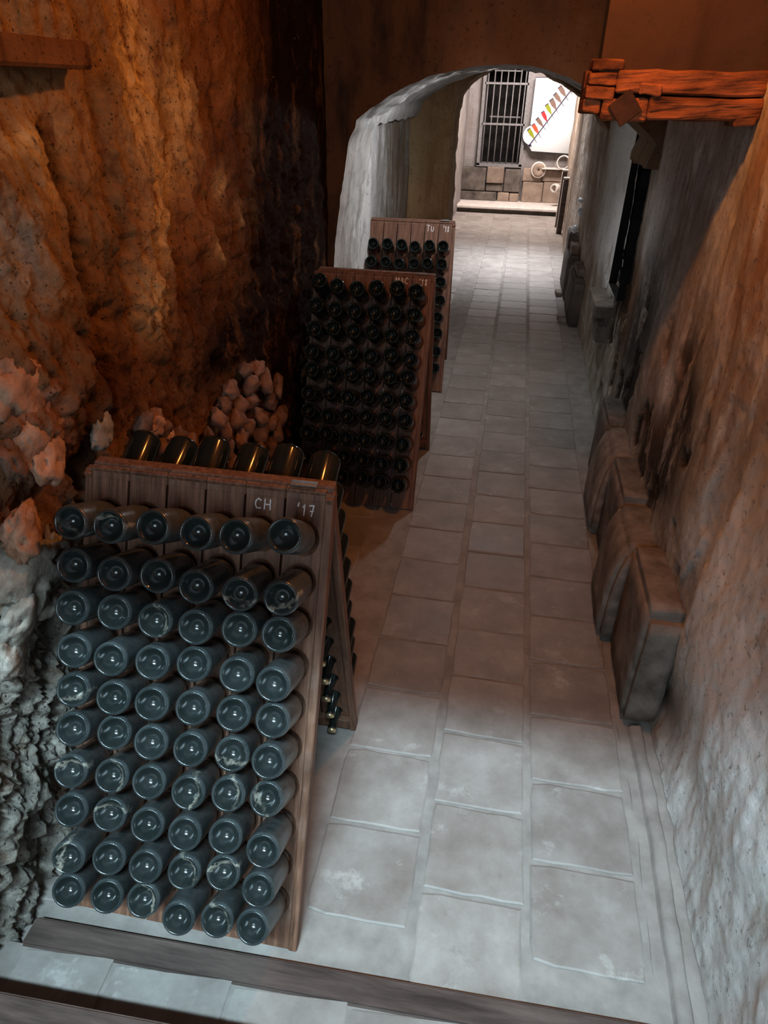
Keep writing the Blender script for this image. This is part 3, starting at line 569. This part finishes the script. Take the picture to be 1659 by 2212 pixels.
# ---- planks with countersunk holes
def plank_mesh(L, rows, pitch, t_top, w=0.103, th=0.022, fr=0.0455, br=0.027):
    bm = bmesh.new(); n = 20; h = w / 2; zt = [t_top - pitch * r for r in range(rows)][::-1]
    def rect(z0, z1, cz, y, k):
        a = 2 * PI * k / n + PI / n; dx, dz = math.cos(a), math.sin(a); hz = (z1 - z0) / 2
        t = min(h / abs(dx) if abs(dx) > 1e-6 else 9, hz / abs(dz) if abs(dz) > 1e-6 else 9); return (dx * t, y, cz + dz * t)
    for cz in zt:
        z0, z1 = cz - pitch / 2, cz + pitch / 2
        rings = []
        for (fn) in (lambda k: rect(z0, z1, cz, 0, k), lambda k: (fr * math.cos(2 * PI * k / n + PI / n), 0, cz + fr * 1.08 * math.sin(2 * PI * k / n + PI / n)), lambda k: (br * math.cos(2 * PI * k / n + PI / n), th, cz - .004 + br * math.sin(2 * PI * k / n + PI / n)), lambda k: rect(z0, z1, cz, th, k)):
            rings.append([bm.verts.new(fn(k)) for k in range(n)])
        # exact corners so cells meet
        for ri in (0, 3):
            y = 0 if ri == 0 else th
            for sx in (-1, 1):
                for sz in (-1, 1):
                    v = min(rings[ri], key=lambda v: (v.co.x - sx * h) ** 2 + (v.co.z - (cz + sz * pitch / 2)) ** 2); v.co = (sx * h, y, cz + sz * pitch / 2)
        for a in range(3):
            for k in range(n): bm.faces.new((rings[a][k], rings[a][(k + 1) % n], rings[a + 1][(k + 1) % n], rings[a + 1][k]))
        for sx in (-1, 1):
            q = [bm.verts.new((sx * h, y, z)) for y, z in ((0, z0), (0, z1), (th, z1), (th, z0))]; bm.faces.new(q)
    zb, ztop = zt[0] - pitch / 2, zt[-1] + pitch / 2
    add_box(bm, (-h, 0, 0.004), (h, th, zb)); 
    add_box(bm, (-h, 0, ztop), (h, th, L - .035)); add_box(bm, (-.0545, -.001, L - .037), (.0545, th, L), .003)
    bmesh.ops.recalc_face_normals(bm, faces=bm.faces)
    me = bpy.data.meshes.new('plank'); bm.to_mesh(me); bm.free(); me.materials.append(MAT['wood']); return me
LN, LA, LB, SP = 1.329, 0.4218, 0.235, 0.845
LBK = LN * math.cos(LA) / math.cos(LB)
PF = plank_mesh(LN, 10, 0.116, 0.15 + 9 * 0.116); PF8 = plank_mesh(LN, 8, 0.1304, 1.10); PB = plank_mesh(LBK, 10, 0.112, 0.13 + 9 * 0.112)
GLY = {'C': [[(.9, .85), (.5, 1), (.15, .75), (.1, .35), (.35, .05), (.9, .1)]], 'H': [[(.1, 1), (.05, 0)], [(.85, 1), (.9, 0)], [(.05, .5), (.9, .5)]], "'": [[(.75, 1.1), (.6, .8)]], '1': [[(.2, .75), (.55, 1), (.45, 0)]],
       '7': [[(.1, .95), (.95, 1), (.55, 0)], [(.3, .45), (.9, .5)]], '8': [[(.8, .85), (.5, 1), (.2, .8), (.8, .25), (.5, 0), (.2, .2), (.8, .85)]], 'M': [[(.0, 0), (.1, 1), (.5, .35), (.9, 1), (1, 0)]], 'A': [[(.05, 0), (.5, 1), (.95, 0)], [(.2, .35), (.8, .35)]], 'T': [[(0, 1), (1, .95)], [(.5, 1), (.45, 0)]], 'U': [[(.1, .8), (.1, .2), (.45, 0), (.8, .2), (.85, .8)]]}
def chalk(txt, plank, cx, cz, h, w, gap, lw):
    bm = bmesh.new(); tot = len(txt) * w + (len(txt) - 1) * gap; x = cx - tot / 2
    for ch in txt:
        for st in GLY[ch]:
            for (a, b) in zip(st[:-1], st[1:]):
                p, q = Vector((x + a[0] * w, 0, cz + (a[1] - .5) * h)), Vector((x + b[0] * w, 0, cz + (b[1] - .5) * h))
                d = (q - p).normalized(); s = Vector((-d.z, 0, d.x)) * lw / 2; p -= d * lw * .3; q += d * lw * .3
                f = [bm.verts.new(v + Vector((0, -.0012, 0))) for v in (p - s, q - s, q + s, p + s)]; k = [bm.verts.new(v + Vector((0, .0005, 0))) for v in (p - s, q - s, q + s, p + s)]
                bm.faces.new(f)
                for i in range(4): bm.faces.new((f[i], f[(i + 1) % 4], k[(i + 1) % 4], k[i]))
        x += w + gap
    o = bm_obj('chalk_lettering', bm, MAT['chalk'], plank); o['label'] = 'white chalk lettering reading ' + txt; return o
def rack(X, Y, rz, label, front, t1, t2, big):
    root = thing('riddling_rack', label, 'wine rack', (X, Y, 0), rz, None)
    cx = lambda k: -.012 + .015 - .11 * (5.5 - k)
    pl = []
    for k in range(6): pl.append(share('plank', front, root, (cx(k), 0, 0), (-LA, 0, 0)))
    for k in range(6): share('plank', PB, root, (cx(k), SP, 0), (-LB, 0, PI))
    for s, x in (('r', -.012 + .015), ('l', -.012 + .015 - .66)):
        bm = bmesh.new(); add_box(bm, (x - .004 if s == 'r' else x - .018, -.003, 0), (x + .020 if s == 'r' else x + .002, .036, LN - .01), .003); o = bm_obj('side_rail', bm, MAT['wood'], root); o.rotation_euler = (-LA, 0, 0)
        bm = bmesh.new(); x2 = x; add_box(bm, (-.011, -.003, 0), (.011, .036, LBK - .01), .003); o = bm_obj('side_rail', bm, MAT['wood'], root); o.location = (x2 + (.008 if s == 'r' else -.008), SP, 0); o.rotation_euler = (-LB, 0, PI)
    for z in (.06, LN - .06):
        bm = bmesh.new(); add_box(bm, (-.66 + .003, .022, z - .03), (.003, .045, z + .03), .003); o = bm_obj('batten', bm, MAT['wood'], root); o.rotation_euler = (-LA, 0, 0)
    for z in (.06,):
        bm = bmesh.new(); add_box(bm, (-.003, .022, z - .03), (.657, .045, z + .03), .003); o = bm_obj('batten', bm, MAT['wood'], root); o.location = (0, SP, 0); o.rotation_euler = (-LB, 0, PI)
    zt = LN * math.cos(LA); yt = LN * math.sin(LA)
    bm = bmesh.new(); add_box(bm, (-.655, yt + .004, zt - .035), (.018, yt + .042, zt + .006), .004); bm_obj('top_rail', bm, MAT['wood'], root)
    for xh in (-.06,):
        bm = bmesh.new(); add_box(bm, (xh - .035, yt - .004, zt + .0062), (xh + .035, yt + .008, zt + .0085)); tube(bm, (xh - .035, yt + .012, zt + .009), (xh + .035, yt + .012, zt + .009), .0045, 8); bm_obj('hinge', bm, MAT['metal'], root)
    chalk(t1, pl[4], *big[0]); chalk(t2, pl[5], *big[1])
    return root
RK = [(-0.4005, .954, 0.0), (-.4172, 3.4101, 0.0), (-.4452, 5.2907, 0.049)]
rack(*RK[0], "wooden A-frame riddling rack nearest the steps, chalked CH '17, full of dusty bottles", PF, 'CH', "'17", ((-.005, LN - .056, .027, .019, .007, .0034), (-.002, LN - .060, .029, .013, .006, .0034)))
rack(*RK[1], "dark wooden A-frame riddling rack chalked MAC '18, the middle one of three", PF, 'MAC', "'18", ((-.003, LN - .036, .034, .021, .005, .0036), (.005, LN - .038, .036, .014, .004, .0036)))
rack(*RK[2], "wooden A-frame riddling rack chalked TU '18, farthest of three, by the grey wall", PF8, 'TU', "'18", ((-.012, LN - .055, .046, .026, .008, .0046), (.0, LN - .056, .042, .014, .005, .0046)))
T1 = [[(0.46,0.07),(0.47,0.03),(0.53,0.04),(0.52,0.05),(0.54,-0.02),(0.62,0.03)],[(0.5,0.13),(0.46,0.12),(0.51,0.14),(0.44,0.08),(0.42,0.09),(0.44,0.05)],[(0.53,0.13),(0.55,0.15),(0.52,0.14),(0.51,0.11),(0.56,0.12),(0.57,0.06)],[(0.55,0.18),(0.52,0.12),(0.56,0.13),(0.62,0.12),(0.57,0.13),(0.52,0.03)],[(0.61,0.19),(0.59,0.19),(0.6,0.15),(0.63,0.14),(0.64,0.12),(0.64,0.06)],[(0.66,0.2),(0.7,0.23),(0.66,0.17),(0.66,0.14),(0.69,0.14),(0.68,0.04)],[(0.66,0.19),(0.69,0.22),(0.7,0.17),(0.66,0.15),(0.73,0.12),(0.76,0.05)],[(0.69,0.22),(0.73,0.21),(0.69,0.18),(0.67,0.13),(0.73,0.12),(0.65,0.06)],[(0.6,0.2),(0.69,0.23),(0.68,0.18),(0.71,0.16),(0.8,0.12),(0.68,0.03)],[(0.69,0.22),(0.72,0.22),(0.77,0.17),(0.64,0.11),(0.72,0.07),(0.72,-0.03)]]
T2 = [[(0.61,0.05),(0.48,0.0),(0.44,0.01),(0.51,-0.01),(0.53,0.02),(0.47,-0.03)],[(0.52,-0.0),(0.44,-0.01),(0.44,-0.01),(0.44,-0.01),(0.46,-0.01),(0.46,-0.03)],[(0.47,0.01),(0.53,-0.01),(0.49,0.01),(0.51,-0.02),(0.44,-0.02),(0.46,-0.03)],[(0.43,-0.02),(0.42,0.02),(0.5,-0.0),(0.43,-0.01),(0.51,0.01),(0.43,-0.02)],[(0.52,0.02),(0.52,0.01),(0.51,0.07),(0.51,-0.01),(0.5,0.03),(0.54,-0.03)],[(0.45,-0.01),(0.52,0.04),(0.43,0.02),(0.5,-0.0),(0.48,0.0),(0.49,-0.04)],[(0.55,0.03),(0.44,0.05),(0.51,0.03),(0.52,0.02),(0.53,0.02),(0.52,0.01)],[(0.51,0.03),(0.53,0.03),(0.44,0.07),(0.47,0.03),(0.48,0.01),(0.43,-0.0)],[(0.39,0.04),(0.51,0.06),(0.51,0.06),(0.49,0.01),(0.43,0.02),(0.44,0.0)],[None,None,(0.53,0.03),(0.56,0.04),(0.5,0.02),(0.45,-0.01)]]
ORD = ['first', 'second', 'third', 'fourth', 'fifth', 'sixth', 'seventh', 'eighth', 'ninth', 'tenth']
def front_bottles(i, T, t_top, pitch, name, rows, desc, dusty, group, P=0.2):
    X0, Y0, rz = RK[i]; Rm = Matrix.Rotation(rz, 3, 'Z'); rr = random.Random(i)
    for r in range(rows):
        for k in range(6):
            v = T(r, k)
            if v is None: continue
            b, y = v; t = t_top - pitch * r
            h = Vector((-.012 + .015 - .11 * (5.5 - k), t * math.sin(LA), t * math.cos(LA)))
            ax = Vector((-math.sin(y) * math.cos(b), math.cos(b) * math.cos(y), -math.sin(b)))
            w = Rm @ (h - P * ax) + Vector((X0, Y0, 0))
            d = desc(r, k)
            bottle(w, Rm @ ax, f"{d}, {ORD[r]} row from top, {ORD[k]} from left, on rack {name}", group, dusty)
front_bottles(0, lambda r, k: T1[r][k], .15 + 9 * .116, .116, "CH '17", 10, lambda r, k: 'dusty dark bottle', True, "bottles on the front of the rack chalked CH '17")
front_bottles(1, lambda r, k: T2[r][k], .15 + 9 * .116, .116, "MAC '18", 10, lambda r, k: 'near-black bottle', False, "bottles on the front of the rack chalked MAC '18")
rr3 = random.Random(5)
front_bottles(2, lambda r, k: (.36 + rr3.uniform(-.04, .04), rr3.uniform(-.03, .03)) if (r < 2 or k == 5) else None, 1.10, .1304, "TU '18", 8, lambda r, k: 'shiny dark bottle', False, "bottles on the front of the rack chalked TU '18")
def back_bottles(i, sel, name, group):
    X0, Y0, rz = RK[i]; rr = random.Random(40 + i)
    for r in range(10):
        for k in range(6):
            if not sel(r, k): continue
            t = .13 + .112 * (9 - r); b = .46 + rr.uniform(-.06, .06)
            h = Vector((X0 - .012 + .015 - .11 * (5.5 - k), Y0 + SP - t * math.sin(LB), t * math.cos(LB)))
            ax = Vector((rr.uniform(-.03, .03), -math.cos(b), -math.sin(b)))
            pos = 'at the corridor edge' if k == 5 else f'{ORD[k]} from left'
            bottle(h - .2 * ax, ax, f"dark bottle {pos}, {ORD[r]} row from top, back face of rack {name}", group, False, False, k == 5)
back_bottles(0, lambda r, k: r == 0 or k == 5, "CH '17", "bottles on the back of the rack chalked CH '17")
back_bottles(1, lambda r, k: k == 5 and r > 1, "MAC '18", "bottles on the back of the rack chalked MAC '18")
# ---- stones along the right wall
def rstone(name, label, lo, hi, seed, m, roundness=0.0, group=None, tilt=0.0):
    bm = bmesh.new(); bmesh.ops.create_cube(bm, size=1.0)
    bmesh.ops.bevel(bm, geom=list(bm.edges), offset=.07, segments=2, affect='EDGES')
    bmesh.ops.subdivide_edges(bm, edges=list(bm.edges), cuts=5, use_grid_fill=True)
    L_ = np.array(hi) - np.array(lo); P = np.array([v.co[:] for v in bm.verts])
    if roundness:                                   # round the upper edge that faces the corridor into a drum
        for q in P:
            x, z = q[0] + .5, q[2] + .5             # 0..1
            if z > .35:
                u = (z - .35) / .65; lim = (1 - math.sqrt(max(0, 1 - u * u))) * roundness
                q[0] = -.5 + lim + x * (1 - lim)
    P = P * L_
    n = .012 * fbm(P[:, 0] * 9 + seed, P[:, 1] * 9, P[:, 2] * 9 + seed, 5)
    Nn = P / (np.linalg.norm(P, axis=1)[:, None] + 1e-6); P = P + Nn * n[:, None] + np.array([tilt, 0, 0]) * P[:, 2:3]
    for v, q in zip(bm.verts, P): v.co = q
    o = bm_obj(name, bm, m, None, True); o.location = (np.array(lo) + np.array(hi)) / 2
    return tag(o, label, 'stone', group)
G = 'stones lined up along the right wall'
rstone('stone_slab', 'tall squared stone slab nearest the stairs, pale chipped near end, against right wall', (.63, 2.0, -.005), (.765, 2.47, .55), 1, MAT['stone'], 0, G)
rstone('rounded_stone', 'nearer of two dark round-edged stones between slabs along right wall', (.575, 2.48, -.005), (.80, 2.88, .50), 2, MAT['stone'], .35, G)
rstone('stone_slab', 'second squared stone slab from the stairs, flat reddish top, along right wall', (.645, 2.89, -.005), (.775, 3.36, .51), 3, MAT['stone'], 0, G)
rstone('rounded_stone', 'farther of two dark round-edged stones between slabs along right wall', (.60, 3.37, -.005), (.81, 3.78, .49), 4, MAT['stone'], .4, G)
rstone('stone_slab', 'third squared stone slab from the stairs, smallest top, beyond farther rounded stone', (.66, 3.79, -.005), (.79, 4.22, .51), 5, MAT['stone'], 0, G)
G2 = 'rough stones by the right wall of the far passage'
rstone('stone_block', 'long dark stone block lying along right wall beyond the dark slot', (.68, 8.5, -.005), (.80, 9.6, .50), 6, MAT['plinth'], 0, G2)
rstone('stone_block', 'dark stone block with grey top along right wall, nearer end by small floor stones', (.68, 7.42, -.005), (.80, 8.3, .47), 7, MAT['plinth'], 0, G2)
rstone('stone_block', 'pale cubic stone set on the dark block beyond the slot', (.70, 8.62, .50), (.79, 8.95, .60), 8, MAT['block'], 0, G2)
rstone('stone_block', 'grey squared stone at far end of dark block by railing post', (.68, 9.0, .50), (.80, 9.5, .68), 9, MAT['stone'], 0, G2)
rstone('stone_block', 'low stone on nearer dark block beyond the slot in right wall', (.71, 7.6, .47), (.79, 8.1, .55), 10, MAT['stone'], 0, G2)
rstone('floor_stone', 'small worn stone on floor jutting from right wall, nearer of two', (.585, 7.55, -.004), (.675, 7.75, .035), 11, MAT['stone'], 0, G2)
rstone('floor_stone', 'small worn stone on floor jutting from right wall, farther of two', (.60, 8.72, -.004), (.675, 8.92, .04), 12, MAT['stone'], 0, G2)
# ---- railing posts and white daylight glints at the far right
for (y, h, lab) in ((13.2, .86, 'nearer dark timber post with pale capped top by right wall of end room'), (13.9, .92, 'farther dark timber post with pale capped top behind nearer post')):
    t = thing('timber_post', lab, 'post', (.80, y, 0), 0, 'posts at the entrance of the end room')
    bm = bmesh.new(); add_box(bm, (-.035, -.05, 0), (.045, .05, h), .006); bm_obj('shaft', bm, MAT['step_wood'], t)
    bm = bmesh.new(); add_box(bm, (-.045, -.06, h), (.055, .06, h + .03), .006); bm_obj('post_cap', bm, MAT['pale_stone'], t)
    bm = bmesh.new(); add_box(bm, (-.048, -.045, 0), (-.035, .045, h - .02), .003); bm_obj('side_board', bm, MAT['pale_stone'], t)
def dish(name, lab, cat, loc, r, depth, ax, m, hole=0.6):
    vs_, fs_ = lathe([(r * hole, depth), (r * hole, depth * .2), (r * .2, 0) if hole < .3 else (r * hole * .9, 0), (r * .95, 0), (r, depth * .3), (r, depth * .9), (r * .93, depth), (r * hole, depth)], 24)
    me = mk_mesh(name, vs_, fs_, m); o = bpy.data.objects.new(name, me); C.objects.link(o); o.location = loc
    o.rotation_mode = 'QUATERNION'; o.rotation_quaternion = Vector(ax).to_track_quat('Z', 'Y'); return tag(o, lab, cat)
t = thing('stone_roundel', 'brown round millstone with centre hole on end wall below white sign', 'stone', (.385, 16.03, .745))
vs_, fs_ = lathe([(.016, .02), (.016, .075), (.085, .085), (.115, .075), (.12, .06), (.12, 0)], 28); ob = bpy.data.objects.new('disc', mk_mesh('disc', vs_, fs_, MAT['block'])); C.objects.link(ob); ob.parent = t; ob.rotation_euler = (PI / 2, 0, 0)
vs_, fs_ = lathe([(.122, 0), (.122, .06), (.15, .055), (.155, 0)], 28); ob = bpy.data.objects.new('rim', mk_mesh('rim', vs_, fs_, MAT['pale_stone'])); C.objects.link(ob); ob.parent = t; ob.rotation_euler = (PI / 2, 0, 0)
dish('pale_platter', 'large pale round platter leaning on ledge under white sign', 'plate', (.86, 15.95, .90), .135, .03, (-.25, -1, .35), MAT['pale_stone'], .85)
dish('white_pipe_end', 'small white open ring low beside the timber posts', 'pipe', (.79, 15.6, .46), .085, .14, (-.6, -1, .1), MAT['pale_stone'], .7)
box('ledge', (.45, 15.9, .765), (.98, 16.2, .79), MAT['pale_stone'], wall_back, .008)
for (y, z, w, h, lab) in ((9.3, 1.00, .030, .035, 'topmost white daylight shard fixed on right wall of far passage'), (9.05, .915, .022, .05, 'middle white tapered daylight shard on right wall of far passage'), (9.0, .72, .035, .05, 'lowest white rounded daylight shard on stone by right wall')):
    bm = bmesh.new(); bmesh.ops.create_icosphere(bm, subdivisions=2, radius=1.0)  # bright glints of daylight, built as small white lumps
    for v in bm.verts: v.co = Vector((v.co.x * .035, v.co.y * w * 1.6, v.co.z * h * (1 + .4 * v.co.y)))
    o = bm_obj('daylight_glint', bm, MAT['white'], None, True); o.location = (.765 if z > .8 else .73, y, z); tag(o, lab, 'glint', 'daylight glints by the right wall')
# ---- backlit sign on the end wall
sg = thing('backlit_sign', 'white backlit panel with a slanting row of coloured printed bottles', 'sign', (0, 16.02, 0))
pts = [(.115, 2.34), (.60, 2.345), (.66, 2.34), (.97, 2.12), (.955, 1.99), (.94, 1.06), (.20, 1.08)]
for k in range(13): a = math.radians(250 - k * 150 / 12); pts.append((.16 + .17 * math.cos(a), 1.36 + .17 * math.sin(a)))
pts.append((.115, 1.56))
def slab_xz(name, pts, y0, y1, m, parent):
    bm = bmesh.new(); a = [bm.verts.new((x, y0, z)) for x, z in pts]; b = [bm.verts.new((x, y1, z)) for x, z in pts]; n = len(pts)
    bm.faces.new(a); bm.faces.new(b[::-1])
    for i in range(n): bm.faces.new((a[i], a[(i + 1) % n], b[(i + 1) % n], b[i]))
    return bm_obj(name, bm, m, parent)
slab_xz('panel', pts, 0, .06, MAT['sign'], sg)
cxp, czp = .47, 1.65
slab_xz('edge_frame', [(cxp + (x - cxp) * 1.025, czp + (z - czp) * 1.02) for x, z in pts], .02, .075, MAT['ink'], sg)
la, lb = Vector((.13, 0, 1.17)), Vector((.88, 0, 2.25)); dd = (lb - la).normalized(); nn = Vector((-dd.z, 0, dd.x)) * .011
slab_xz('printed_pole', [((p).x, (p).z) for p in (la - nn, lb - nn, lb + nn, la + nn)], -.012, -.002, MAT['ink'], sg)
slab_xz('printed_foot', [(.10, 1.19), (.13, 1.14), (.19, 1.17), (.17, 1.20)], -.012, -.002, MAT['ink'], sg)
bts = [[(0.05, 1.468), (0.115, 1.48), (0.215, 1.315)], [(0.127, 1.558), (0.193, 1.56), (0.293, 1.396)], [(0.191, 1.657), (0.255, 1.669), (0.363, 1.526)], [(0.284, 1.776), (0.348, 1.787), (0.427, 1.616)], [(0.342, 1.901), (0.406, 1.912), (0.496, 1.743)], [(0.412, 1.988), (0.49, 1.999), (0.57, 1.831)], [(0.471, 2.083), (0.541, 2.094), (0.649, 1.947)], [(0.546, 2.197), (0.618, 2.217), (0.719, 2.052)], [(0.668, 2.301), (0.746, 2.30), (0.785, 2.165)]]
for (a, b, c), mk in zip(bts, ('pgreen', 'porange', 'pbrown', 'pred', 'pgreen', 'pbrown', 'pbrown', 'pbrown', 'plime')):
    a, b, c = [Vector((x, 0, z)) for x, z in (a, b, c)]; mid = (a + b) / 2; ax = (c - mid); L_ = ax.length; ax.normalize(); s = Vector((-ax.z, 0, ax.x)); w = (a - b).length / 2 * 1.1
    q = [mid - s * w, mid + s * w, mid + ax * L_ * .55 + s * w, mid + ax * L_ * .8 + s * w * .6, mid + ax * L_ * 1.0 + s * w * .3, mid + ax * L_ * 1.0 - s * w * .3, mid + ax * L_ * .8 - s * w * .6, mid + ax * L_ * .55 - s * w]
    o = slab_xz('printed_bottle', [(v.x, v.z) for v in q], -.010, -.002, MAT[mk], sg)
    q = [mid - s * w, mid + s * w, mid + ax * L_ * .1 + s * w, mid + ax * L_ * .1 - s * w]
    slab_xz('printed_base', [(v.x, v.z) for v in q], -.0115, -.0025, MAT['ink'], o)
    e = c + ax * .10
    slab_xz('printed_neck', [((c - s * .006).x, (c - s * .006).z), ((c + s * .006).x, (c + s * .006).z), ((e + s * .004).x, (e + s * .004).z), ((e - s * .004).x, (e - s * .004).z)], -.010, -.002, MAT['ink'], sg)
